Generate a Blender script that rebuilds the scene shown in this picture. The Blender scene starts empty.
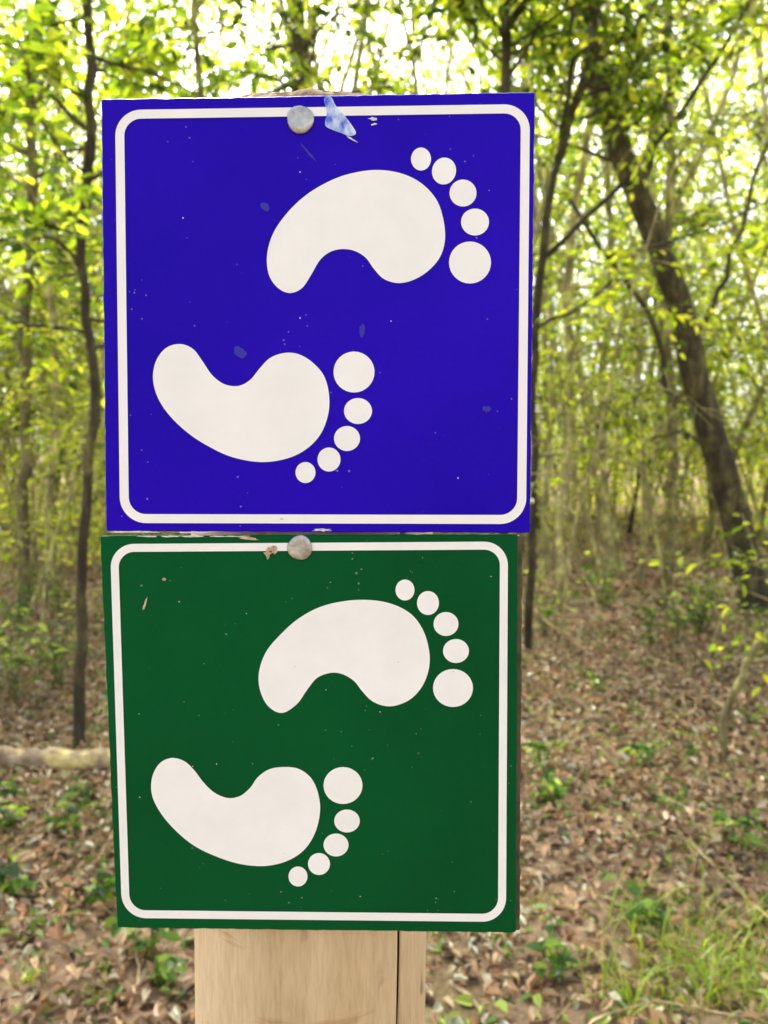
import bpy, math, random
import numpy as np
from mathutils import Vector

scene = bpy.context.scene
COL = scene.collection
rng = np.random.default_rng(7)
random.seed(7)

# ------------------------------------------------------------------ camera
F = 770.0
PITCH = math.radians(4.4)
CAMH = 1.35
CAMD = 0.45
C = np.array([0.0, -CAMD, CAMH])
FW = np.array([0, math.cos(PITCH), -math.sin(PITCH)])
UP = np.array([0, math.sin(PITCH), math.cos(PITCH)])
RT = np.array([1.0, 0, 0])

def at(px, py, dist):
    d = FW + RT * ((px - 384) / F) + UP * (-(py - 512) / F)
    return C + d * (dist / d[1])

def on_sign(px, py, y=0.0):
    return at(px, py, CAMD + y)

cam = bpy.data.cameras.new("camera")
cam.sensor_fit = 'VERTICAL'
cam.sensor_height = 36.0
cam.sensor_width = 27.0
cam.lens = F / 1024 * 36.0
cam.clip_start = 0.02
cam.clip_end = 1000
cam.dof.use_dof = True
cam.dof.focus_distance = 0.45
cam.dof.aperture_fstop = 9.5
camo = bpy.data.objects.new("camera", cam)
camo.location = C
camo.rotation_euler = (math.radians(90) - PITCH, 0, 0)
COL.objects.link(camo)
scene.camera = camo
scene.view_settings.view_transform = 'Standard'
scene.view_settings.look = 'None'
scene.view_settings.exposure = 0

# ------------------------------------------------------------------ light
SE = math.radians(52)
SA = math.radians(20)
s = Vector((-math.sin(SA) * math.cos(SE), math.cos(SA) * math.cos(SE), math.sin(SE)))
w = bpy.data.worlds.new("World")
scene.world = w
w.use_nodes = True
nt = w.node_tree
bg = nt.nodes['Background']
sky = nt.nodes.new('ShaderNodeTexSky')
sky.sky_type = 'NISHITA'
sky.sun_disc = False
sky.sun_elevation = SE
sky.sun_rotation = math.atan2(s.x, s.y)
sky.dust_density = 5.0
sky.air_density = 1.0
bw = nt.nodes.new('ShaderNodeRGBToBW')
nt.links.new(sky.outputs[0], bw.inputs[0])
mx = nt.nodes.new('ShaderNodeMix')
mx.data_type = 'RGBA'
mx.inputs['Factor'].default_value = 0.85
nt.links.new(sky.outputs[0], mx.inputs[6])
nt.links.new(bw.outputs[0], mx.inputs[7])
mul = nt.nodes.new('ShaderNodeMix')
mul.data_type = 'RGBA'
mul.blend_type = 'MULTIPLY'
mul.inputs['Factor'].default_value = 1.0
SKYG = 4.95
mul.inputs[7].default_value = (0.975 * SKYG, 1.0 * SKYG, 1.02 * SKYG, 1)
nt.links.new(mx.outputs[2], mul.inputs[6])
nt.links.new(mul.outputs[2], bg.inputs['Color'])
bg.inputs['Strength'].default_value = 0.13
sun = bpy.data.lights.new("sun", 'SUN')
sun.energy = 5.0
sun.angle = math.radians(0.6)
sun.color = (1.0, 0.95, 0.82)
suno = bpy.data.objects.new("sun", sun)
suno.rotation_euler = s.to_track_quat('Z', 'Y').to_euler()
suno.location = (-3, 5, 9)
COL.objects.link(suno)

# ------------------------------------------------------------------ materials
def new_mat(name):
    m = bpy.data.materials.new(name)
    m.use_nodes = True
    t = m.node_tree
    return m, t, t.nodes['Principled BSDF'], t.nodes['Material Output']

def ramp(t, stops):
    r = t.nodes.new('ShaderNodeValToRGB')
    e = r.color_ramp.elements
    while len(e) < len(stops):
        e.new(0.5)
    for i, (p, c) in enumerate(stops):
        e[i].position = p
        e[i].color = (*c, 1)
    return r

def noise(t, scale, detail=4, rough=0.55, vec=None, mapscale=None, rot=None):
    n = t.nodes.new('ShaderNodeTexNoise')
    n.inputs['Scale'].default_value = scale
    n.inputs['Detail'].default_value = detail
    n.inputs['Roughness'].default_value = rough
    tc = t.nodes.new('ShaderNodeTexCoord')
    mp = t.nodes.new('ShaderNodeMapping')
    if mapscale:
        mp.inputs['Scale'].default_value = mapscale
    if rot:
        mp.inputs['Rotation'].default_value = rot
    t.links.new(tc.outputs['Object'], mp.inputs[0])
    t.links.new(mp.outputs[0], n.inputs['Vector'])
    return n

def mixc(t, fac, a, b, mode='MIX'):
    m = t.nodes.new('ShaderNodeMix')
    m.data_type = 'RGBA'
    m.blend_type = mode
    for sock, v in ((m.inputs[0], fac), (m.inputs[6], a), (m.inputs[7], b)):
        if hasattr(v, 'is_linked'):
            t.links.new(v, sock)
        elif isinstance(v, (int, float)):
            sock.default_value = v
        else:
            sock.default_value = (*v, 1)
    return m.outputs[2]

def bump(t, b, src, strength, dist):
    bp = t.nodes.new('ShaderNodeBump')
    bp.inputs['Strength'].default_value = strength
    bp.inputs['Distance'].default_value = dist
    t.links.new(src, bp.inputs['Height'])
    t.links.new(bp.outputs[0], b.inputs['Normal'])

def panel_mat(name, col, dark, rough):
    m, t, b, o = new_mat(name)
    n = noise(t, 6, 4, 0.6)
    r = ramp(t, [(0.3, dark), (0.7, col)])
    t.links.new(n.outputs['Fac'], r.inputs[0])
    v = t.nodes.new('ShaderNodeTexVoronoi')
    v.inputs['Scale'].default_value = 190
    tc = t.nodes.new('ShaderNodeTexCoord')
    t.links.new(tc.outputs['Object'], v.inputs['Vector'])
    n3 = noise(t, 31, 3)
    lt = t.nodes.new('ShaderNodeMath'); lt.operation = 'MULTIPLY_ADD'
    t.links.new(n3.outputs['Fac'], lt.inputs[0])
    lt.inputs[1].default_value = 0.6
    lt.inputs[2].default_value = -0.28
    l2 = t.nodes.new('ShaderNodeMath'); l2.operation = 'LESS_THAN'
    t.links.new(v.outputs['Distance'], l2.inputs[0])
    t.links.new(lt.outputs[0], l2.inputs[1])
    l3 = t.nodes.new('ShaderNodeMath'); l3.operation = 'MULTIPLY'
    t.links.new(l2.outputs[0], l3.inputs[0]); l3.inputs[1].default_value = 0.3
    c = mixc(t, l3.outputs[0], r.outputs[0], (0.5, 0.5, 0.5))
    t.links.new(c, b.inputs['Base Color'])
    n2 = noise(t, 22, 6, 0.7)
    rr = t.nodes.new('ShaderNodeMapRange')
    rr.inputs['To Min'].default_value = rough - 0.12
    rr.inputs['To Max'].default_value = rough + 0.2
    t.links.new(n2.outputs['Fac'], rr.inputs[0])
    t.links.new(rr.outputs[0], b.inputs['Roughness'])
    b.inputs['Specular IOR Level'].default_value = 0.06
    n4 = noise(t, 260, 3)
    bump(t, b, n4.outputs['Fac'], 0.2, 0.001)
    return m

M_blue = panel_mat("blue_sign_paint", (0.020, 0.0012, 0.50), (0.012, 0.0008, 0.40), 0.34)
M_green = panel_mat("green_sign_paint", (0.0002, 0.090, 0.024), (0.0002, 0.068, 0.018), 0.36)

def simple_mat(name, col, col2, scale, rough=0.6, bumpv=0.1, bd=0.001, ms=None, metal=0.0, rot=None, p=(0.35, 0.65)):
    m, t, b, o = new_mat(name)
    n = noise(t, scale, 5, 0.6, mapscale=ms, rot=rot)
    r = ramp(t, [(p[0], col), (p[1], col2)])
    t.links.new(n.outputs['Fac'], r.inputs[0])
    t.links.new(r.outputs[0], b.inputs['Base Color'])
    b.inputs['Roughness'].default_value = rough
    b.inputs['Metallic'].default_value = metal
    bump(t, b, n.outputs['Fac'], bumpv, bd)
    return m

M_white = simple_mat("white_sign_print", (0.79, 0.82, 0.84), (0.84, 0.87, 0.89), 30, 0.5, 0.03)
M_zinc = simple_mat("galvanised_steel", (0.24, 0.24, 0.235), (0.58, 0.58, 0.57), 150, 0.36, 0.5, 0.001, metal=0.75, p=(.3, .7))
M_smear = simple_mat("pale_blue_scrape", (0.03, 0.10, 0.66), (0.62, 0.74, 0.95), 130, 0.6, 0.02, ms=(1, 1, 0.6), rot=(0, 0.55, 0), p=(.40, .60))
M_scuff = simple_mat("dark_blue_scuff", (0.010, 0.0008, 0.32), (0.014, 0.001, 0.42), 200, 0.45)
M_flake = simple_mat("chipped_edge", (0.45, 0.45, 0.48), (0.75, 0.75, 0.78), 300, 0.8)
M_tan = simple_mat("dried_flake", (0.35, 0.25, 0.15), (0.6, 0.5, 0.35), 300, 0.8)
M_board = simple_mat("dark_backing_board", (0.05, 0.04, 0.02), (0.13, 0.09, 0.05), 90, 0.85, 0.5)

def bark_mat(name, dark, mid, light, zs=0.25, sc=18):
    m, t, b, o = new_mat(name)
    n = noise(t, sc, 6, 0.65, mapscale=(1, 1, zs))
    r = ramp(t, [(0.32, dark), (0.52, mid), (0.72, light)])
    t.links.new(n.outputs['Fac'], r.inputs[0])
    n2 = noise(t, 6, 5, 0.7)
    r2 = ramp(t, [(0.38, (0.7, 0.7, 0.7)), (0.50, (1, 1, 1)), (0.60, (1.8, 2.0, 1.3))])
    t.links.new(n2.outputs['Fac'], r2.inputs[0])
    oi = t.nodes.new('ShaderNodeObjectInfo')
    mr = t.nodes.new('ShaderNodeMapRange')
    mr.inputs['To Min'].default_value = 0.7
    mr.inputs['To Max'].default_value = 1.3
    t.links.new(oi.outputs['Random'], mr.inputs[0])
    c = mixc(t, 1.0, r.outputs[0], mr.outputs[0], 'MULTIPLY')
    c = mixc(t, 1.0, c, r2.outputs[0], 'MULTIPLY')
    t.links.new(c, b.inputs['Base Color'])
    b.inputs['Roughness'].default_value = 0.9
    bump(t, b, n.outputs['Fac'], 0.8, 0.025)
    return m

M_bark_dark = bark_mat("dark_mossy_bark", (0.018, 0.014, 0.007), (0.048, 0.038, 0.020), (0.13, 0.115, 0.06))
M_bark = bark_mat("olive_bark", (0.08, 0.068, 0.027), (0.19, 0.165, 0.075), (0.33, 0.30, 0.16))
M_pale = bark_mat("pale_stem_bark", (0.15, 0.13, 0.055), (0.32, 0.285, 0.13), (0.50, 0.45, 0.25))
M_log = bark_mat("weathered_log", (0.17, 0.11, 0.055), (0.38, 0.27, 0.155), (0.5, 0.39, 0.26), zs=1, sc=14)

def leaf_mat(name, trans=0.57, rough=0.26, tb=(1.7, 1.68, 0.55), spec=0.55):
    m, t, b, o = new_mat(name)
    a = t.nodes.new('ShaderNodeAttribute')
    a.attribute_name = 'tint'
    oi = t.nodes.new('ShaderNodeObjectInfo')
    mr = t.nodes.new('ShaderNodeMapRange')
    mr.inputs['To Min'].default_value = 0.75
    mr.inputs['To Max'].default_value = 1.3
    t.links.new(oi.outputs['Random'], mr.inputs[0])
    c = mixc(t, 1.0, a.outputs['Color'], mr.outputs[0], 'MULTIPLY')
    t.links.new(c, b.inputs['Base Color'])
    b.inputs['Roughness'].default_value = rough
    b.inputs['Specular IOR Level'].default_value = spec
    if trans > 0:
        c2 = mixc(t, 1.0, c, tb, 'MULTIPLY')
        tr = t.nodes.new('ShaderNodeBsdfTranslucent')
        t.links.new(c2, tr.inputs['Color'])
        ms = t.nodes.new('ShaderNodeMixShader')
        ms.inputs[0].default_value = trans
        t.links.new(b.outputs[0], ms.inputs[1])
        t.links.new(tr.outputs[0], ms.inputs[2])
        t.links.new(ms.outputs[0], o.inputs['Surface'])
    return m

M_leaf = leaf_mat("green_leaf")
M_litter = leaf_mat("dead_leaf", 0.0, 0.42, spec=0.5)

# ground material
M_ground, t, b, o = new_mat("forest_soil")
n1 = noise(t, 18, 8, 0.7)
n2 = noise(t, 1.1, 4, 0.6)
r1 = ramp(t, [(0.3, (0.09, 0.052, 0.026)), (0.5, (0.28, 0.175, 0.10)), (0.7, (0.50, 0.35, 0.21))])
t.links.new(n1.outputs['Fac'], r1.inputs[0])
r2 = ramp(t, [(0.45, (1, 1, 1)), (0.7, (0.65, 0.85, 0.45))])
t.links.new(n2.outputs['Fac'], r2.inputs[0])
t.links.new(mixc(t, 1.0, r1.outputs[0], r2.outputs[0], 'MULTIPLY'), b.inputs['Base Color'])
b.inputs['Roughness'].default_value = 0.95
bump(t, b, n1.outputs['Fac'], 0.8, 0.03)

# timber post material
M_post, t, b, o = new_mat("weathered_pine")
ng = noise(t, 38, 5, 0.55, mapscale=(1, 1, 0.05))
nb = noise(t, 9, 4, 0.6, mapscale=(1, 1, 0.5))
r1 = ramp(t, [(0.28, (0.48, 0.365, 0.22)), (0.45, (0.60, 0.48, 0.31)), (0.72, (0.70, 0.58, 0.40))])
t.links.new(ng.outputs['Fac'], r1.inputs[0])
r2 = ramp(t, [(0.35, (0.82, 0.75, 0.65)), (0.60, (1, 1, 1))])
t.links.new(nb.outputs['Fac'], r2.inputs[0])
cc = mixc(t, 1.0, r1.outputs[0], r2.outputs[0], 'MULTIPLY')
nk = noise(t, 34, 2, 0.5, mapscale=(1, 1, 0.6))
rk = ramp(t, [(0.66, (0, 0, 0)), (0.74, (1, 1, 1))])
t.links.new(nk.outputs['Fac'], rk.inputs[0])
cc = mixc(t, rk.outputs[0], cc, (0.24, 0.16, 0.09))
nf = noise(t, 420, 3, 0.6, mapscale=(1, 1, 0.12))
rf = ramp(t, [(0.35, (0.90, 0.88, 0.85)), (0.6, (1.04, 1.04, 1.04))])
t.links.new(nf.outputs['Fac'], rf.inputs[0])
cc = mixc(t, 1.0, cc, rf.outputs[0], 'MULTIPLY')
nh = noise(t, 80, 3, 0.6, mapscale=(0.15, 0.15, 1))
rh = ramp(t, [(0.60, (1, 1, 1)), (0.70, (0.78, 0.70, 0.60))])
t.links.new(nh.outputs['Fac'], rh.inputs[0])
cc = mixc(t, 1.0, cc, rh.outputs[0], 'MULTIPLY')
t.links.new(cc, b.inputs['Base Color'])
b.inputs['Roughness'].default_value = 0.7
b.inputs['Specular IOR Level'].default_value = 0.3
bump(t, b, nf.outputs['Fac'], 0.35, 0.0012)
M_crack = simple_mat("dark_timber_crack", (0.010, 0.006, 0.003), (0.03, 0.018, 0.010), 80, 0.95)
M_endgrain = simple_mat("brown_end_grain", (0.16, 0.09, 0.045), (0.42, 0.29, 0.17), 240, 0.9, 0.8, 0.002)

# ------------------------------------------------------------------ helpers
def link(o, parent=None, **props):
    COL.objects.link(o)
    if parent is not None:
        o.parent = parent
    for k, v in props.items():
        o[k] = v
    return o

def mesh_obj(name, verts, faces, mat, parent=None, smooth=False, mats=None, midx=None, **props):
    me = bpy.data.meshes.new(name)
    me.from_pydata([tuple(map(float, v)) for v in verts], [], faces)
    for mm in (mats or [mat]):
        me.materials.append(mm)
    if midx is not None:
        me.polygons.foreach_set('material_index', midx)
    if smooth:
        me.polygons.foreach_set('use_smooth', [True] * len(me.polygons))
    me.update()
    return link(bpy.data.objects.new(name, me), parent, **props)

def catmull_closed(pts, n=6):
    pts = [np.array(p, float) for p in pts]
    out = []
    N = len(pts)
    for i in range(N):
        p0, p1, p2, p3 = pts[i - 1], pts[i], pts[(i + 1) % N], pts[(i + 2) % N]
        for k in range(n):
            u = k / n
            out.append(0.5 * ((2 * p1) + (-p0 + p2) * u + (2 * p0 - 5 * p1 + 4 * p2 - p3) * u * u + (-p0 + 3 * p1 - 3 * p2 + p3) * u ** 3))
    return out

def rounded_quad(c, r, n=10):
    out = []
    for i in range(4):
        p = np.array(c[i], float)
        a = np.array(c[i - 1], float) - p
        b_ = np.array(c[(i + 1) % 4], float) - p
        a /= np.linalg.norm(a); b_ /= np.linalg.norm(b_)
        cen = p + (a + b_) * r
        for k in range(n + 1):
            th = math.pi / 2 * k / n
            out.append(cen - b_ * r * math.cos(th) - a * r * math.sin(th))
    return out

def inset_quad(c, d):
    out = []
    for i in range(4):
        p = np.array(c[i], float)
        a = np.array(c[i - 1], float) - p
        b_ = np.array(c[(i + 1) % 4], float) - p
        a /= np.linalg.norm(a); b_ /= np.linalg.norm(b_)
        out.append(p + (a + b_) * d)
    return out

def flat_shapes(name, shapes, mat, parent, y=-0.0004, **props):
    V, Fc = [], []
    for sh in shapes:
        base = len(V)
        V += [on_sign(p[0], p[1], y) for p in sh]
        Fc.append(list(range(base, base + len(sh))))
    return mesh_obj(name, V, Fc, mat, parent, **props)

def marks(name, shapes, mat, y):
    return [flat_shapes(name, [s_], mat, None, y=y) for s_ in shapes]

def ellipse(cx, cy, rx, ry, ang=0, n=32):
    ca, sa = math.cos(ang), math.sin(ang)
    return [(cx + rx * math.cos(q) * ca - ry * math.sin(q) * sa,
             cy + rx * math.cos(q) * sa + ry * math.sin(q) * ca)
            for q in [2 * math.pi * k / n for k in range(n)]]

def blob(cx, cy, rx, ry, ang=0, j=0.3, n=14, seed=0):
    rr = random.Random(seed)
    return [(cx + (x - cx) * q, cy + (y - cy) * q) for (x, y) in ellipse(cx, cy, rx, ry, ang, n) for q in [1 + rr.uniform(-j, j)]]

def panel(name, corners, thick, mat, parent, y0=0.0, jag=0.35, seed=1, **props):
    rr = random.Random(seed)
    cs = rounded_quad(corners, 2.0, 3)
    ring = []
    N = len(cs)
    for i in range(N):
        p, q = np.array(cs[i]), np.array(cs[(i + 1) % N])
        L = np.linalg.norm(q - p)
        k = max(1, int(L / 7))
        for m_ in range(k):
            ring.append(p + (q - p) * m_ / k + np.array([rr.uniform(-jag, jag), rr.uniform(-jag, jag)]))
    cen = np.mean(np.array(corners, float), axis=0)
    N = len(ring)
    inner = [p + (cen - p) / np.linalg.norm(cen - p) * 0.9 for p in ring]
    V = [on_sign(p[0], p[1], y0) for p in inner] + [on_sign(p[0], p[1], y0) + np.array([0, 0.0005, 0]) for p in ring]
    V += [on_sign(p[0], p[1], y0) + np.array([0, thick, 0]) for p in ring]
    Fc = [list(range(N)), list(range(3 * N - 1, 2 * N - 1, -1))]
    for i in range(N):
        j = (i + 1) % N
        Fc.append([i, N + i, N + j, j])
        Fc.append([N + i, 2 * N + i, 2 * N + j, N + j])
    return mesh_obj(name, V, Fc, mat, parent, **props)

def border(corners, wdt, r, parent):
    a = rounded_quad(corners, r, 12)
    c = rounded_quad(inset_quad(corners, wdt), r - wdt, 12)
    V = [on_sign(p[0], p[1], -0.0004) for p in a] + [on_sign(p[0], p[1], -0.0004) for p in c]
    N = len(a)
    Fc = [[i, (i + 1) % N, N + (i + 1) % N, N + i] for i in range(N)]
    return mesh_obj("white_border", V, Fc, M_white, parent)

def empty(name, loc, **props):
    e = bpy.data.objects.new(name, None)
    e.location = loc
    e.empty_display_size = 0.1
    return link(e, None, **props)

def reparent_keep(objs, root):
    for ob in objs:
        ob.parent = root
        ob.location = -Vector(root.location)

def nail(px, py, rpx, parent, seed):
    rr = random.Random(seed)
    c0 = on_sign(px, py, -0.0004)
    R = rpx / F * 0.445
    V, Fc = [], []
    n = 28
    prof = [(1.0, 0.0), (1.02, -0.0008), (0.94, -0.0014), (0.6, -0.0017), (0.3, -0.0013)]
    for (q, y) in prof:
        for k in range(n):
            a = 2 * math.pi * k / n
            w_ = 1 + 0.03 * math.sin(3 * a + seed) + rr.uniform(-.01, .01)
            V.append(c0 + np.array([R * q * w_ * math.cos(a), y + rr.uniform(-.0001, .0001), R * q * w_ * math.sin(a)]))
    for i in range(len(prof) - 1):
        for k in range(n):
            k2 = (k + 1) % n
            Fc.append([i * n + k, i * n + k2, (i + 1) * n + k2, (i + 1) * n + k])
    V.append(c0 + np.array([0, -0.0015, 0]))
    for k in range(n):
        Fc.append([(len(prof) - 1) * n + k, (len(prof) - 1) * n + (k + 1) % n, len(V) - 1])
    return mesh_obj("nail", V, Fc, M_zinc, parent, smooth=True)

# ------------------------------------------------------------------ signs
blue_c = [(101, 99), (535, 92), (530, 533), (106, 531)]
green_c = [(100, 536), (518, 534.5), (516, 933), (117, 928)]
root = empty("trail_sign", on_sign(318, 531, 0.002),
             label="square blue trail sign with white footprints nailed to post", category="sign")
parts = [panel("sign_panel", blue_c, 0.003, M_blue, None, seed=2),
         border([(115, 110), (530, 104), (526, 524), (120, 523)], 9, 26, None)]
soleA = [(290, 293), (278, 288), (269, 275), (267, 256), (272, 236), (283, 218), (300, 200), (320, 186), (345, 175), (374, 170), (400, 173), (421, 183), (436, 199), (443, 218), (445, 239), (440, 257), (428, 271), (413, 280), (398, 283), (384, 279), (374, 269), (366, 258), (355, 251), (342, 249), (330, 252), (320, 260), (311, 275), (302, 288)]
toesA = [(421, 159, 10, 11.5, 0), (444, 171, 12, 13.5, .2), (463, 193, 13.5, 13.5, 0), (475, 222, 14, 13.5, 0), (470, 262.5, 21, 21, 0)]
soleB = [(180, 344), (166, 348), (156, 361), (153, 379), (158, 398), (170, 416), (188, 433), (208, 446), (232, 457), (260, 462), (285, 459), (305, 450), (320, 435), (328, 415), (329, 395), (324, 376), (312, 362), (298, 354), (284, 353), (270, 358), (260, 368), (250, 380), (238, 386), (224, 384), (212, 375), (203, 362), (193, 349)]
toesB = [(354, 372, 20.5, 20.5, 0), (358, 411, 14, 13, 0), (347, 438.5, 13, 12.5, 0), (329, 459.5, 11.5, 12, 0), (305.5, 472.5, 10, 10.5, 0)]
soleC = [(282, 713), (268, 706), (260, 690), (259, 672), (266, 652), (280, 635), (298, 619), (320, 607), (345, 601), (370, 600), (392, 604), (411, 614), (423, 630), (429, 650), (429, 668), (423, 685), (412, 698), (398, 705), (385, 706), (372, 701), (362, 691), (354, 681), (342, 674), (330, 673), (317, 678), (307, 690), (297, 704)]
toesC = [(405, 590, 9.5, 10.5, 0), (428, 603, 11, 12, 0), (446, 624, 12.5, 12, 0), (456, 651, 13, 12, 0), (453, 688, 20, 19, 0)]
soleD = [(171, 758), (159, 764), (152, 778), (152, 795), (160, 812), (174, 829), (193, 845), (215, 856), (240, 864), (265, 866), (287, 861), (304, 850), (315, 833), (320, 812), (318, 793), (311, 778), (299, 769), (285, 767), (270, 769), (258, 777), (250, 788), (240, 796), (228, 798), (215, 793), (204, 783), (194, 770), (184, 761)]
toesD = [(343, 785.5, 19.5, 18.5, 0), (347, 821, 12.8, 11.5, 0), (336, 845, 12.5, 11.5, 0), (319, 864, 11, 11, 0), (298, 876.5, 9.5, 10, 0)]
for so, to in ((soleA, toesA), (soleB, toesB)):
    parts.append(flat_shapes("footprint", [catmull_closed(so)] + [ellipse(*q) for q in to], M_white, None))
parts.append(nail(300.5, 120, 13, None, 1))
parts.append(flat_shapes("paint_scrape", [
    catmull_closed([(324, 99), (331, 97), (336, 106), (344, 115), (351, 124), (356, 133), (350, 136), (341, 133), (333, 130), (325, 125), (327, 112)], 4)],
    M_smear, None, y=-0.0006))
parts += marks("paint_chip", [blob(373, 119, 4.5, 1.5, .1, .4, seed=3), blob(375, 124, 3, 1.2, -.2, .5, seed=4), blob(352, 139, 6, .7, .5, .5, seed=5),
    blob(132, 532, 22, 0.9, 0, .5, seed=6), blob(190, 532.4, 20, .9, 0, .5, seed=7), blob(322, 530, 8, 1.6, 0, .5, seed=8),
    blob(300, 172, .9, .7, 0, .4, 7, 61), blob(183, 218, .7, .8, 0, .4, 7, 62), blob(391, 321, .8, .6, 0, .4, 7, 63), blob(300, 318, .6, .8, 0, .4, 7, 64), blob(458, 478, .8, .7, 0, .4, 7, 65), blob(282, 519, 2, .8, 0, .5, seed=9)],
    M_flake, -0.0007)
parts += marks("scuff_mark", [blob(240, 352, 7, 5, .5, .25, seed=11), blob(265, 207, 5, 4, .5, .25, seed=12), blob(362, 330, 3, 7, .2, .3, seed=13),
    blob(308, 152, 1.2, 11, -.7, .3, seed=14), blob(487, 409, 4, 3, 0, .3, seed=15)], M_scuff, -0.0003)
reparent_keep(parts, root)

root = empty("trail_sign", on_sign(318, 932, 0.002),
             label="square green trail sign with white footprints nailed below blue one", category="sign")
parts = [panel("sign_panel", green_c, 0.003, M_green, None, seed=5),
         panel("backing_board", [(104, 539), (522.5, 536), (520, 931), (121, 926)], 0.0032, M_board, None, y0=0.0032, jag=0.7, seed=9),
         border([(110, 544), (508, 541.5), (506, 922), (122, 918)], 8, 24, None)]
for so, to in ((soleC, toesC), (soleD, toesD)):
    parts.append(flat_shapes("footprint", [catmull_closed(so)] + [ellipse(*q) for q in to], M_white, None))
parts.append(nail(300, 547.5, 12.5, None, 4))
parts += marks("dried_flake", [blob(268, 554, 4, 5, .3, .5, seed=31), blob(274, 550, 6, 3, .2, .5, seed=32), blob(145, 604, 1.0, 6, .3, .4, seed=33), blob(164, 579, 2, 1.5, 0, .4, seed=34),
    blob(247, 538, 10, 1.2, .1, .4, seed=36)], M_tan, -0.0009)
parts += marks("paint_chip", [blob(random.uniform(125, 500), random.uniform(560, 915), random.uniform(.4, .8), random.uniform(.4, .7), 0, .4, 7, seed=50 + i) for i in range(16)]
    + [blob(150 + i * 22, 536.3, 10, .7, 0, .5, seed=90 + i) for i in range(5)], M_flake, -0.0007)
reparent_keep(parts, root)

# ------------------------------------------------------------------ post
PR = 0.0855
PY = 0.0072 + PR
def build_post():
    V, Fc, mi = [], [], []
    crack = math.radians(47)
    base_a = list(np.linspace(0, 2 * math.pi, 161)[:-1])
    base_a = [a for a in base_a if abs(a - crack) > 0.11]
    rel = [-.09, -.06, -.042, -.032, -.022, -.010, 0, .010, .022, .032, .042, .06, .09]
    angs = [(a, 0) for a in base_a] + [(crack + q, 1) for q in rel]
    angs.sort()
    n = len(angs)
    zs = list(np.linspace(-0.15, 1.5, 90)) + [1.52, 1.535, 1.545, 1.553, 1.5585]
    ds = []
    rr = np.random.default_rng(5)
    for z in zs:
        cx = -0.0508 + (z - 1.1) * 0.010
        top = max(0, (z - 1.545)) / 0.0135
        sh = 0.012 * math.sin(9 * z) + 0.005 * math.sin(31 * z)
        wd = 0.024 * (1 + 0.3 * math.sin(17 * z))
        for a0, c_ in angs:
            a = a0 + (sh if c_ else 0)
            r = PR * (1 + 0.006 * math.sin(2 * a + 1 + z) + 0.004 * math.sin(5 * a + 3 * z) + 0.0015 * math.sin(23 * a))
            da = a0 - crack
            r -= 0.03 * math.exp(-(da / wd) ** 2)
            if 0 < da < 0.9:
                r -= 0.003
            r -= 0.004 * top ** 2
            V.append((cx + r * math.sin(a), PY - r * math.cos(a), z + (0.0012 * math.sin(7 * a) + 0.0008 * math.sin(17 * a + 1) + rr.normal(0, .0004)) * (z > 1.55)))
            ds.append(da)
    for i in range(len(zs) - 1):
        for k in range(n):
            k2 = (k + 1) % n
            Fc.append([i * n + k, i * n + k2, (i + 1) * n + k2, (i + 1) * n + k])
            mi.append(1 if abs((ds[k] + ds[k2]) / 2) < 0.028 else (2 if zs[i] > 1.54 else 0))
    Fc.append([(len(zs) - 1) * n + k for k in range(n)]); mi.append(2)
    o = mesh_obj("timber_post", V, Fc, None, None, mats=[M_post, M_crack, M_endgrain], midx=mi,
                 label="round weathered pale pine post with long vertical crack", category="post")
    o.data.polygons.foreach_set('use_smooth', [len(p.vertices) == 4 for p in o.data.polygons])
    return o
build_post()

# ------------------------------------------------------------------ ground
def gh(x, y):
    x = np.asarray(x, float); y = np.asarray(y, float)
    h = 0.035 * np.sin(0.9 * x + 1.3) * np.cos(0.7 * y) + 0.02 * np.sin(2.3 * x - 1.1 * y) + 0.012 * np.sin(5.1 * x + 3.7 * y + 1)
    h = h + 0.10 * np.sin(0.21 * x + 0.5) * np.sin(0.17 * y)
    return h - 0.02

xs = np.concatenate([[-400, -200, -100, -60, -40, -30], np.arange(-22, 22.01, 0.3), [30, 40, 60, 100, 200, 400]])
ys = np.concatenate([[-400, -200, -80, -30, -10, -5], np.arange(-2, 30.01, 0.3), [36, 45, 60, 100, 200, 400]])
X, Y = np.meshgrid(xs, ys)
Z = gh(X, Y)
V = np.stack([X.ravel(), Y.ravel(), Z.ravel()], 1)
nx, ny = len(xs), len(ys)
Fc = [[j * nx + i, j * nx + i + 1, (j + 1) * nx + i + 1, (j + 1) * nx + i] for j in range(ny - 1) for i in range(nx - 1)]
mesh_obj("ground", V, Fc, M_ground, None, smooth=True, kind="structure")

# ------------------------------------------------------------------ leaves
def norm(a):
    return a / (np.linalg.norm(a, axis=-1, keepdims=True) + 1e-9)

def leaf_arrays(P, D, Nn, L, W, fold=0.25, curl=0.15):
    D = norm(D)
    S = norm(np.cross(D, Nn))
    U = norm(np.cross(S, D))
    L = L[:, None]; W = W[:, None]
    b0 = P
    tip = P + D * L - U * L * curl
    up = U * W * fold
    L1 = P + D * L * .28 + S * W * .42 + up
    L2 = P + D * L * .68 + S * W * .40 + up - U * L * curl * .4
    R1 = P + D * L * .28 - S * W * .42 + up
    R2 = P + D * L * .68 - S * W * .40 + up - U * L * curl * .4
    V = np.stack([b0, L1, L2, tip, R2, R1], 1).reshape(-1, 3)
    n = len(P)
    base = np.arange(n)[:, None] * 6
    Fc = np.concatenate([base + np.array([[0, 3, 2, 1]]), base + np.array([[0, 5, 4, 3]])], 1).reshape(-1, 4)
    return V, Fc

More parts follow.
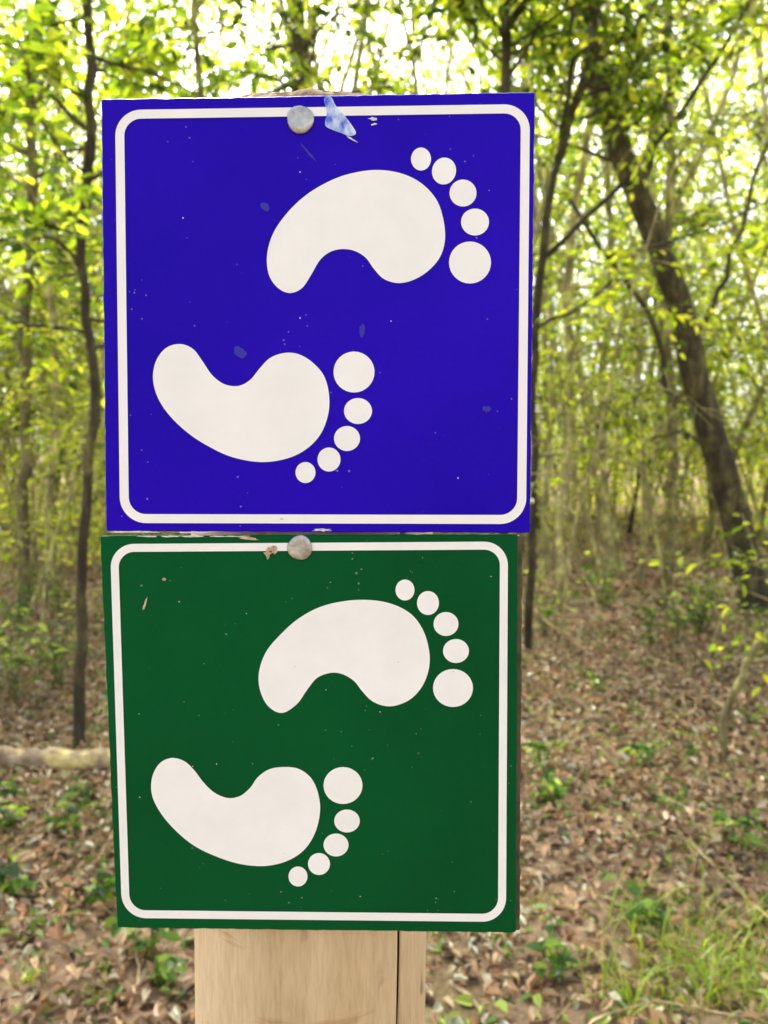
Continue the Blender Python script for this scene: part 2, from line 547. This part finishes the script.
def leaf_mesh(name, P, D, Nn, L, W, colr, mat, fold=0.25, curl=0.15):
    V, Fc = leaf_arrays(P, D, Nn, L, W, fold, curl)
    me = bpy.data.meshes.new(name)
    me.from_pydata(V.tolist(), [], Fc.tolist())
    at_ = me.attributes.new('tint', 'FLOAT_COLOR', 'POINT')
    c4 = np.ones((len(V), 4), np.float32)
    c4[:, :3] = np.clip(np.repeat(colr, 6, axis=0), 0.003, 0.60)
    at_.data.foreach_set('color', c4.ravel())
    me.materials.append(mat)
    me.update()
    return me

def pick(cols, weights, n, r, jit=0.2):
    cols = np.array(cols)
    w_ = np.array(weights, float); w_ /= w_.sum()
    c = cols[r.choice(len(cols), n, p=w_)]
    return c * (1 + r.uniform(-jit, jit, (n, 1)))

GREENS = [(0.11, 0.18, 0.018), (0.24, 0.33, 0.022), (0.39, 0.46, 0.035), (0.04, 0.075, 0.014), (0.50, 0.54, 0.08)]

class Tubes:
    def __init__(s): s.V = []; s.F = []
    def add(s, pts, rad, sides=6):
        pts = np.asarray(pts, float)
        base = len(s.V)
        n = len(pts)
        for i in range(n):
            d = pts[min(i + 1, n - 1)] - pts[max(i - 1, 0)]
            d = d / (np.linalg.norm(d) + 1e-9)
            a = np.array([1.0, 0, 0]) if abs(d[0]) < 0.8 else np.array([0, 1.0, 0])
            u = np.cross(d, a); u /= np.linalg.norm(u)
            v = np.cross(d, u)
            for k in range(sides):
                q = 2 * math.pi * k / sides
                s.V.append(pts[i] + (u * math.cos(q) + v * math.sin(q)) * rad[i])
        for i in range(n - 1):
            for k in range(sides):
                k2 = (k + 1) % sides
                s.F.append([base + i * sides + k, base + i * sides + k2, base + (i + 1) * sides + k2, base + (i + 1) * sides + k])
        s.F.append([base + (n - 1) * sides + k for k in range(sides)])

def path_interp(pts, n):
    pts = np.asarray(pts, float)
    t0 = np.linspace(0, 1, len(pts)); t1 = np.linspace(0, 1, n)
    return np.stack([np.interp(t1, t0, pts[:, k]) for k in range(3)], 1)

def grow(path, rad, r, tubes, nb, start, blen, ntw, nlf, leafsize, palette, weights, up=(0.0, 0.7), sides=7, bare=0.0):
    tubes.add(path, rad, sides)
    P, D, Nn, L, Cc = [], [], [], [], []
    n = len(path)
    for bi in range(nb):
        f = start + (1 - start) * (bi + r.random()) / nb
        f = min(f, 0.995)
        idx = f * (n - 1); i0 = int(idx); fr = idx - i0
        p0 = path[i0] * (1 - fr) + path[min(i0 + 1, n - 1)] * fr
        rr0 = rad[i0]
        az = r.uniform(0, 2 * math.pi)
        upv = r.uniform(*up)
        d = np.array([math.cos(az), math.sin(az), upv]); d /= np.linalg.norm(d)
        Lb = blen * r.uniform(0.5, 1.15) * (1.15 - 0.6 * f)
        m = 6
        bp = [p0]
        dd = d.copy()
        for k in range(m):
            dd = dd + r.normal(0, 0.18, 3) + np.array([0, 0, -0.05]); dd /= np.linalg.norm(dd)
            bp.append(bp[-1] + dd * Lb / m)
        bp = np.array(bp)
        br = np.linspace(min(rr0 * 0.5, 0.02), 0.003, len(bp))
        tubes.add(bp, br, 4)
        tone = r.uniform(0.5, 1.4)
        nofol = r.random() < bare
        for ti in range(ntw):
            g = r.uniform(0.2, 1.0)
            ix = g * m; i1 = min(int(ix), m - 1); ff = ix - i1
            q0 = bp[i1] * (1 - ff) + bp[i1 + 1] * ff
            td = norm((bp[i1 + 1] - bp[i1]))
            td = norm(td * 0.7 + r.normal(0, 0.6, 3) + np.array([0, 0, -0.05]))
            Lt = r.uniform(0.18, 0.5)
            q1 = q0 + td * Lt + np.array([0, 0, -0.06])
            tubes.add(np.array([q0, (q0 + q1) / 2 + np.array([0, 0, .015]), q1]), [0.0035, 0.0025, 0.0015], 3)
            if nofol: continue
            side = norm(np.cross(td, np.array([0, 0, 1.0])))
            for li in range(nlf):
                tt = (li + 1) / nlf
                sg = 1 if li % 2 else -1
                P.append(q0 + (q1 - q0) * tt + r.normal(0, 0.012, 3))
                D.append(td * 0.55 + side * sg * 0.75 + r.normal(0, 0.28, 3) + np.array([0, 0, -0.2]))
                Nn.append(np.array([0, 0, 1.0]) + r.normal(0, 0.6, 3))
                L.append(leafsize * r.uniform(0.6, 1.25))
                Cc.append(tone)
    P = np.array(P); D = np.array(D); Nn = np.array(Nn); L = np.array(L)
    col = pick(palette, weights, len(P), r) * np.array(Cc)[:, None]
    return P, D, Nn, L, col

def stem_path(r, h, n=14, wob=0.05, lean=0.1):
    p = np.zeros((n, 3))
    lx, ly = r.normal(0, lean, 2)
    d = np.array([lx, ly, 1.0])
    for i in range(1, n):
        d = d + np.array([r.normal(0, wob), r.normal(0, wob), 0])
        p[i] = p[i - 1] + d / np.linalg.norm(d) * h / (n - 1)
    return p

def make_proto(seed, h, r0, nb, start, blen, ntw, nlf, ls, weights, wob=0.06, lean=0.1, bark=M_bark, up=(0.0, 0.7), bare=0.0):
    r = np.random.default_rng(seed)
    tb = Tubes()
    path = stem_path(r, h, 14, wob, lean)
    rad = np.linspace(r0, r0 * 0.25, 14); rad[0] *= 1.3
    P, D, Nn, L, col = grow(path, rad, r, tb, nb, start, blen, ntw, nlf, ls, GREENS, weights, up, bare=bare)
    me1 = bpy.data.meshes.new("trunk")
    me1.from_pydata([tuple(v) for v in tb.V], [], tb.F)
    me1.materials.append(bark)
    me1.polygons.foreach_set('use_smooth', [True] * len(me1.polygons))
    me2 = leaf_mesh("crown", P, D, Nn, L, L * 0.5, col, M_leaf)
    return me1, me2

def place(pair, name, x, y, rot, sc, label, category, group, names=("trunk", "crown")):
    e = bpy.data.objects.new(name, None)
    e.location = (x, y, float(gh(x, y)) - 0.02)
    e.rotation_euler = (0, 0, rot)
    e.scale = (sc, sc, sc)
    link(e, None, label=label, category=category, group=group)
    for me, nm in zip(pair, names):
        link(bpy.data.objects.new(nm, me), e)
    return e

tall = [make_proto(100 + i, 9.0, [0.035, 0.03, 0.042, 0.03][i], 34, 0.22, 1.8, 7, 10, 0.09, [3, 4, 4, 2, 2], 0.09, 0.13,
                   bark=[M_bark, M_bark_dark, M_bark, M_pale][i]) for i in range(4)]
sap = [make_proto(200 + i, 4.4, 0.011, 20, 0.20, 0.85, 6, 8, 0.06, [2, 4, 5, 1.5, 3], 0.12, 0.20, bark=[M_bark, M_pale, M_pale, M_pale][i], bare=.35) for i in range(4)]

def scatter(n, dmin, dmax, spread, seed, minsep, avoid):
    r = np.random.default_rng(seed)
    out = []
    tries = 0
    while len(out) < n and tries < 20000:
        tries += 1
        u = r.random()
        d = dmin + (dmax - dmin) * u ** 0.8
        x = r.uniform(-1, 1) * spread * (d + 1.0)
        y = d - CAMD
        if any((x - a) ** 2 + (y - b_) ** 2 < minsep ** 2 for a, b_ in out): continue
        px = 384 + x / d * F
        if avoid(px, d): continue
        out.append((x, y))
    return out, r

pts, r = scatter(56, 6.0, 22, 0.65, 11, 0.75, lambda px, d: (d < 9.0 and 540 < px < 860) or (d < 11 and 200 < px < 440))
for i, (x, y) in enumerate(pts):
    place(tall[i % 4], "forest_tree", x, y, r.uniform(0, 6.28), r.uniform(0.7, 1.15),
          "slender forest tree with thin trunk and light green leaves", "tree", "slender forest trees")
pts, r = scatter(115, 4.4, 15, 0.64, 12, 0.42, lambda px, d: (d < 7.8 and 570 < px < 830) or (d < 10 and 190 < px < 440))
for i, (x, y) in enumerate(pts):
    place(sap[i % 4], "sapling", x, y, r.uniform(0, 6.28), r.uniform(0.55, 1.35),
          "thin sapling with many small leaves growing from litter", "sapling", "leafy saplings in the undergrowth")

# individual trunks seen in the photograph
def hero_tree(name, pix, dist, widths, label, mat, seed, nb=10, start=0.55, blen=1.2, ntw=6, nlf=9, ls=0.085, extra=None, weights=(4, 4, 2.5, 3, 1), wig=0.006):
    r = np.random.default_rng(seed)
    pts = np.array([at(px, py, dist) for (px, py) in pix])
    n = 30
    path = path_interp(pts, n)
    for _ in range(2):
        path[1:-1] = (path[:-2] + path[1:-1] * 2 + path[2:]) / 4
    path[1:-1] += r.normal(0, wig * dist / 4, (n - 2, 3))
    base = path[0].copy(); base[2] = float(gh(base[0], base[1])) - 0.05
    path[0] = base
    rad = np.interp(np.linspace(0, 1, n), np.linspace(0, 1, len(widths)), widths) * dist / F / 2
    rad = rad * (1 + r.normal(0, .06, n))
    path -= base
    tb = Tubes()
    P, D, Nn, L, col = grow(path, rad, r, tb, nb, start, blen, ntw, nlf, ls, GREENS, weights, sides=12)
    if extra:
        for (pp, dd, ww) in extra:
            q = np.array([at(a, b_, dd) for a, b_ in pp]) - base
            q = path_interp(q, 14)
            q[1:-1] += r.normal(0, 0.012, (12, 3))
            tb.add(q, np.linspace(ww[0], ww[1], 14) * dd / F / 2, 7)
    e = bpy.data.objects.new(name, None)
    e.location = base
    link(e, None, label=label, category="tree")
    me1 = bpy.data.meshes.new("trunk")
    me1.from_pydata([tuple(v) for v in tb.V], [], tb.F)
    me1.materials.append(mat)
    me1.polygons.foreach_set('use_smooth', [True] * len(me1.polygons))
    link(bpy.data.objects.new("trunk", me1), e)
    link(bpy.data.objects.new("crown", leaf_mesh("crown", P, D, Nn, L, L * 0.5, col, M_leaf)), e)
    return e

hero_tree("leaning_tree", [(758, 605), (742, 540), (722, 470), (700, 390), (680, 310), (655, 235), (625, 165), (602, 95), (588, 30), (575, -60), (560, -200)], 6.0,
          [33, 28, 26, 24, 23, 22, 20, 16], "dark thick leaning trunk with mossy bark and forking limbs", M_bark_dark, 1, nb=12, start=0.6, blen=1.3, ntw=6, nlf=8,
          extra=[([(668, 275), (640, 200), (655, 130), (690, 60), (720, -20)], 6.0, (10, 5)),
                 ([(700, 390), (668, 400), (655, 320), (600, 250), (570, 200)], 6.0, (7, 4)),
                 ([(690, 340), (730, 270), (760, 170), (790, 60)], 6.0, (6, 3)),
                 ([(722, 470), (690, 430), (640, 440), (600, 400)], 6.0, (4, 2))])
hero_tree("slender_tree", [(78, 738), (84, 640), (80, 560), (92, 460), (96, 370), (82, 290), (84, 200), (94, 110), (88, 20), (96, -120)], 3.55,
          [13, 10, 10, 9, 9, 8], "slender dark straight trunk rising from leaf litter", M_bark_dark, 2, nb=20, start=0.45, blen=0.8, wig=.009, ls=.075)
hero_tree("slender_tree", [(22, 560), (26, 440), (24, 330), (34, 220), (30, 100), (40, -20), (44, -120)], 5.9,
          [12, 10, 9, 8], "pale thin trunk with sparse green leaves", M_bark, 3, nb=20, start=0.35, blen=1.3)
hero_tree("slender_tree", [(528, 640), (534, 500), (532, 380), (540, 260), (556, 160), (585, 70), (604, -20), (620, -130)], 5.2,
          [9, 8, 8, 7, 6], "thin dark curving trunk leaning beside signs", M_bark_dark, 4, nb=22, start=0.6, blen=1.2, ntw=7, nlf=9,
          extra=[([(540, 262), (600, 205), (650, 150), (700, 85), (750, 5), (775, -40)], 5.2, (6, 4)), ([(556, 160), (575, 60), (560, -60)], 5.2, (6, 4)),
                 ([(535, 330), (590, 300), (640, 250), (700, 235), (770, 200)], 5.2, (4, 2))])
hero_tree("slender_tree", [(500, 660), (506, 440), (502, 200), (507, 90), (505, 0), (510, -100)], 4.8,
          [11, 9, 9, 9], "straight thin dark trunk behind signpost", M_bark_dark, 5, nb=18, start=0.62, blen=1.2, ntw=7)
hero_tree("slender_tree", [(310, 620), (302, 440), (306, 200), (298, 60), (300, -100)], 6.0,
          [24, 19, 18, 16], "stout dark trunk partly hidden by signs", M_bark_dark, 6, nb=24, start=0.5, blen=1.8, ntw=7)
hero_tree("slender_tree", [(190, 640), (196, 440), (190, 250), (200, 90), (192, -20), (196, -140)], 4.9,
          [9, 7, 6, 6], "thin trunk with dark overhanging leafy branches", M_bark, 26, nb=20, start=0.66, blen=1.5, ntw=7, nlf=9)
hero_tree("slender_tree", [(860, 660), (850, 440), (840, 250), (820, 90), (800, -20), (780, -140)], 5.0,
          [10, 8, 8, 7], "thin trunk with dark overhanging leafy branches", M_bark, 27, nb=20, start=0.72, blen=1.5, ntw=7, nlf=9)
hero_tree("slender_tree", [(668, 590), (672, 500), (674, 420), (664, 300), (672, 160), (668, 0)], 7.6,
          [12, 11, 9, 8], "thin grey trunk beside leaning tree", M_bark, 7, nb=16, start=0.4, blen=1.3)
hero_tree("slender_tree", [(562, 640), (560, 520), (572, 400), (566, 260), (590, 120), (600, 0)], 6.4,
          [8, 8, 7, 5], "very thin pale trunk with few leaves", M_pale, 17, nb=16, start=0.3, blen=1.0, ntw=5, nlf=6)
hero_tree("slender_tree", [(612, 620), (606, 520), (600, 400), (612, 280), (604, 100), (610, -40)], 7.0,
          [8, 7, 6, 5], "very thin pale trunk with few leaves", M_pale, 18, nb=16, start=0.3, blen=1.0, ntw=5, nlf=6)
hero_tree("slender_tree", [(640, 600), (646, 500), (636, 380), (648, 260), (700, 160), (745, 40), (760, -60)], 7.8,
          [7, 7, 6, 5], "very thin pale trunk with few leaves", M_pale, 19, nb=16, start=0.3, blen=1.0, ntw=5, nlf=6)
hero_tree("slender_tree", [(726, 790), (722, 720), (748, 660), (790, 600), (840, 500)], 3.3,
          [9, 8, 6, 4], "thin brown bent stem with few leaves", M_bark, 8, nb=8, start=0.45, blen=0.4, ntw=4, nlf=5, ls=.06, weights=(3, 4, 4, 1, 2))
hero_tree("slender_tree", [(52, 600), (48, 500), (60, 400), (50, 280), (62, 150), (50, 0)], 6.6,
          [8, 7, 6, 5], "very thin pale trunk with few leaves", M_pale, 20, nb=16, start=0.3, blen=1.0, ntw=5, nlf=7)

# ------------------------------------------------------------------ far woodland
def far_wood():
    r = np.random.default_rng(55)
    def band(name, n, d0, d1, zf, thr, s0, s1):
        d = r.uniform(d0, d1, n)
        x = r.uniform(-0.72, 0.72, n) * d
        z = zf(d, r.random(n))
        P = np.stack([x, d, z + gh(x, d)], 1)
        k = np.sin(x * 1.3 + z) * np.cos(z * 1.7 + d * .6) + np.sin(d * 1.1 + x * .5)
        keep = k + r.normal(0, .7, n) > thr
        P = P[keep]; k = k[keep]; n = len(P)
        D = r.normal(0, 1, (n, 3)); D[:, 2] -= 0.3
        Nn = r.normal(0, 0.6, (n, 3)) + np.array([0, -0.2, 1])
        L = r.uniform(s0, s1, n) * (0.6 + P[:, 1] / 50)
        col = pick([(0.14, 0.21, 0.025), (0.32, 0.39, 0.04), (0.46, 0.52, 0.07), (0.54, 0.57, 0.16), (0.42, 0.36, 0.16)], [2.5, 4, 4, 3, 1.5], n, r) * (0.95 + 0.2 * k[:, None])  # pale entries put the distance haze into the leaf colour
        me = leaf_mesh(name, P, D, Nn, L, L * .6, col, M_leaf)
        link(bpy.data.objects.new(name, me), None, kind="stuff")
    band("distant_woodland", 115000, 14, 36, lambda d, u: 0.1 + (2.2 + 0.64 * d) * u ** 0.9, 0.0, 0.11, 0.25)
    band("undergrowth", 42000, 8.5, 22, lambda d, u: 0.05 + 2.4 * u ** 1.6, 0.4, 0.05, 0.13)
    tb = Tubes()
    for i in range(640):
        dd = r.uniform(6.5, 26); xx = r.uniform(-.7, .7) * dd
        if i % 5 < 3:
            h, r0 = r.uniform(2, 6), r.uniform(.006, .017)
            p = stem_path(r, h, 7, 0.16, 0.26)
        else:
            h, r0 = r.uniform(6, 14), r.uniform(.012, .04)
            p = stem_path(r, h, 7, 0.09, 0.12)
        tb.add(p + np.array([xx, dd, 0]), np.linspace(r0, r0 * .3, 7), 5)
        for q in range(6):
            k_ = r.integers(1, 6)
            dv = np.array([r.normal(), r.normal(), r.uniform(.0, .9)]); dv /= np.linalg.norm(dv)
            L_ = r.uniform(.4, 1.7)
            pp = np.array([p[k_], p[k_] + dv * L_ * .5 + r.normal(0, .06, 3), p[k_] + dv * L_])
            tb.add(pp + np.array([xx, dd, 0]), np.array([r0 * .4, r0 * .3, .003]), 4)
    mesh_obj("distant_tree_stems", tb.V, tb.F, M_pale, None, smooth=True, kind="stuff")
far_wood()

# ------------------------------------------------------------------ leaf litter
def litter():
    r = np.random.default_rng(77)
    def seg(n, d0, d1, size):
        d = np.sqrt(r.uniform(d0 ** 2, d1 ** 2, n))
        x = r.uniform(-0.70, 0.70, n) * (d + .6)
        y = d - CAMD
        return x, y, r.uniform(.35, 1.35, n) * size
    a = [seg(64000, 1.0, 6, 0.040), seg(45000, 6, 16, 0.074)]
    x = np.concatenate([q[0] for q in a]); y = np.concatenate([q[1] for q in a]); L = np.concatenate([q[2] for q in a])
    n = len(x)
    P = np.stack([x, y, gh(x, y) + r.uniform(0.0, 0.03, n)], 1)
    D = r.normal(0, 1, (n, 3)); D[:, 2] *= 0.3
    Nn = r.normal(0, 0.45, (n, 3)) + np.array([0, 0, 1])
    col = pick([(0.34, 0.20, 0.10), (0.52, 0.355, 0.205), (0.11, 0.065, 0.035), (0.60, 0.50, 0.34), (0.52, 0.30, 0.15), (0.30, 0.36, 0.07), (0.14, 0.22, 0.045)], [4.2, 5, 3, 3, 2, 1.6, 1.6], n, r)
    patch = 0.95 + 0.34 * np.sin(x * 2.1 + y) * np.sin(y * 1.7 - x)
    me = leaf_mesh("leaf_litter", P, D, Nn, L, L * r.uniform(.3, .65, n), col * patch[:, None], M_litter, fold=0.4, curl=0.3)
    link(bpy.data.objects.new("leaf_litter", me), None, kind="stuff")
    tb = Tubes()
    for i in range(1700):
        d = math.sqrt(r.uniform(1.2, 110)); xx = r.uniform(-.70, .70) * (d + .4); yy = d - CAMD
        az = r.uniform(0, math.pi); Ls = r.uniform(.05, .32) if d < 5 else r.uniform(.1, .9)
        p = np.array([[xx + math.cos(az) * Ls * (u - .5), yy + math.sin(az) * Ls * (u - .5) + r.normal(0, .012), 0] for u in np.linspace(0, 1, 5)])
        lift = r.uniform(0, .06) if (i % 6 or d < 5) else r.uniform(.15, .5)
        p[:, 2] = gh(p[:, 0], p[:, 1]) + 0.02 + np.linspace(0, lift, 5)
        rr0 = r.uniform(.0012, .0035) if d < 5 else r.uniform(.002, .006)
        tb.add(p, np.linspace(rr0, rr0 * .5, 5), 5)
    mesh_obj("twig_litter", tb.V, tb.F, M_log, None, smooth=True, kind="stuff")
litter()

# ------------------------------------------------------------------ ground plants
M_leafstem = simple_mat("green_stem", (0.08, 0.12, 0.03), (0.16, 0.18, 0.06), 60, 0.7)
HERB = [(0.07, 0.15, 0.035), (0.14, 0.25, 0.05), (0.26, 0.38, 0.05), (0.035, 0.075, 0.02), (0.42, 0.52, 0.12)]
def herb_proto(seed, nst, h, ls, weights, wid=0.62, per=(5, 9)):
    r = np.random.default_rng(seed)
    tb = Tubes(); P, D, Nn, L = [], [], [], []
    for s_ in range(nst):
        az = r.uniform(0, 6.28); hh = h * r.uniform(.5, 1.1); sp = r.uniform(.15, .8) * hh
        tip = np.array([math.cos(az) * sp, math.sin(az) * sp, hh])
        mid = tip * np.array([.35, .35, .6])
        tb.add(np.array([np.zeros(3), mid, tip]), [.003, .0025, .0015], 4)
        for k in range(r.integers(*per)):
            u = r.uniform(.0, 1)
            p = (mid + (tip - mid) * (u - .35) / .65) if u > .35 else mid * (0.5 + u / .7)
            P.append(p + r.normal(0, .02 * h / .3, 3) * np.array([1, 1, .4])); aa = r.uniform(0, 6.28)
            D.append([math.cos(aa), math.sin(aa), r.uniform(-.2, .3)])
            Nn.append(np.array([0, 0, 1]) + r.normal(0, .35, 3)); L.append(ls * r.uniform(.6, 1.2))
    P = np.array(P); P[:, 2] = np.maximum(P[:, 2], .02); D = np.array(D); Nn = np.array(Nn); L = np.array(L)
    me1 = bpy.data.meshes.new("stem"); me1.from_pydata([tuple(v) for v in tb.V], [], tb.F); me1.materials.append(M_leafstem)
    me2 = leaf_mesh("foliage", P, D, Nn, L, L * wid, pick(HERB, weights, len(P), r), M_leaf, fold=.2, curl=.2)
    return me1, me2
herbs = [herb_proto(300 + i, [4, 6, 3, 8][i], [.13, .2, .1, .45][i], [.05, .045, .06, .06][i], [4, 4, 2, 1, 1]) for i in range(4)]
herbs.append(herb_proto(310, 14, .62, .058, [3, 4, 3, 1, 4], .55, (7, 12)))  # shrub weighted towards the palest tint: whitish leaf highlights put into the colour
hero_herbs = [(12, 800, 0), (60, 838, 1), (20, 900, 2), (150, 960, 1), (85, 800, 0), (160, 985, 0), (100, 905, 2), (560, 800, 1), (640, 760, 1), (540, 760, 1), (5, 835, 1),
              (650, 930, 0), (560, 980, 0), (740, 860, 1), (600, 690, 1), (20, 640, 3), (60, 620, 3), (700, 640, 3), (600, 610, 3), (755, 620, 3), (30, 610, 3), (650, 650, 3),
              (15, 700, 4), (60, 685, 4), (-20, 690, 4), (765, 665, 4), (700, 640, 4), (545, 640, 4)]
r = np.random.default_rng(9)
def ground_pt(px, py):
    ang = math.atan((py - 512) / F) + PITCH
    d = CAMH / math.tan(ang)
    P_ = at(px, py, d)
    return P_[0], P_[1]
for (px, py, k) in hero_herbs:
    x, y = ground_pt(px, py)
    place(herbs[k], "ground_plant" if k < 4 else "shrub", x, y, r.uniform(0, 6.28), r.uniform(.75, 1.05),
          "small green leafy plant growing through dead leaves" if k < 4 else "low leafy green shrub with glossy leaves and pale tinted highlights", "plant" if k < 4 else "shrub",
          "small plants on the forest floor" if k < 4 else "low shrubs in the undergrowth", ("stem", "foliage"))
pts, r = scatter(120, 2.0, 11, 0.64, 31, 0.28, lambda px, d: False)
for i, (x, y) in enumerate(pts):
    k = [0, 1, 2, 1, 0, 3][i % 6]
    if k == 3 and y < 4: k = 1
    place(herbs[k], "ground_plant", x, y, r.uniform(0, 6.28), r.uniform(.4, .95), "small green leafy plant growing through dead leaves", "plant", "small plants on the forest floor", ("stem", "foliage"))

def grass_proto(seed, n, h):
    r = np.random.default_rng(seed)
    V, Fc, Cc = [], [], []
    for i in range(n):
        az = r.uniform(0, 6.28); hh = h * r.uniform(.4, 1.2); out = hh * r.uniform(.3, 1.3)
        b0 = np.array([r.normal(0, .045), r.normal(0, .045), 0])
        wv = np.array([-math.sin(az), math.cos(az), 0]) * r.uniform(.0018, .0035)
        base = len(V)
        m = 6
        for k in range(m):
            u = k / (m - 1)
            p = b0 + np.array([math.cos(az) * out * u ** 1.5, math.sin(az) * out * u ** 1.5, hh * (u - .48 * u ** 3)])
            ww = wv * (1 - u * .9)
            V += [p - ww, p + ww]
        for k in range(m - 1):
            Fc.append([base + 2 * k, base + 2 * k + 1, base + 2 * k + 3, base + 2 * k + 2])
        c = pick([(0.20, 0.34, 0.03), (0.38, 0.52, 0.04), (0.50, 0.55, 0.14)], [3, 5, 2.5], 1, r)[0]
        Cc += [c] * (2 * m)
    me = bpy.data.meshes.new("grass_tuft"); me.from_pydata([tuple(v) for v in V], [], Fc)
    a = me.attributes.new('tint', 'FLOAT_COLOR', 'POINT')
    c4 = np.ones((len(V), 4), np.float32); c4[:, :3] = np.array(Cc); a.data.foreach_set('color', c4.ravel())
    me.materials.append(M_leaf)
    return me
gr = [grass_proto(400 + i, 30, .17) for i in range(3)]
for i, (px, py) in enumerate([(690, 995), (725, 970), (655, 1005), (705, 940), (755, 985), (670, 960), (735, 1010), (620, 1010), (640, 930), (750, 925), (700, 1005), (540, 905), (90, 1000), (30, 985), (560, 740), (680, 900)]):
    x, y = ground_pt(px, py)
    ob = bpy.data.objects.new("grass_tuft", gr[i % 3])
    ob.location = (x, y, float(gh(x, y))); sc = r.uniform(.7, 1.1) if i < 11 else r.uniform(.35, .5); ob.scale = (sc,) * 3
    ob.rotation_euler = (0, 0, r.uniform(0, 6.28))
    link(ob, None, label="tuft of bright green grass blades in leaf litter", category="grass", group="grass tufts")

# ------------------------------------------------------------------ fallen log
def log(name, pix, rad0, rad1, seed, label):
    r = np.random.default_rng(seed)
    P = []
    for (px, py) in pix:
        x, y = ground_pt(px, py); P.append([x, y, float(gh(x, y)) + rad0 * .7])
    p = path_interp(P, 26)
    p[1:-1] += r.normal(0, rad0 * .08, (24, 3))
    tb = Tubes(); rad = np.linspace(rad0, rad1, 26) * (1 + r.normal(0, .06, 26))
    tb.add(p, rad, 14)
    mesh_obj(name, tb.V, tb.F, M_log, None, smooth=True, label=label, category="log")
log("fallen_log", [(-140, 768), (-40, 766), (30, 763), (80, 765), (130, 768), (210, 772)], .055, .045, 1, "pale weathered fallen log lying on leaf litter")
log("fallen_branch", [(-30, 822), (20, 832), (60, 842)], .008, .005, 2, "thin pale fallen branch lying on leaf litter")
log("fallen_branch", [(450, 985), (470, 1000), (500, 1040)], .007, .005, 3, "thin pale fallen branch lying on leaf litter")
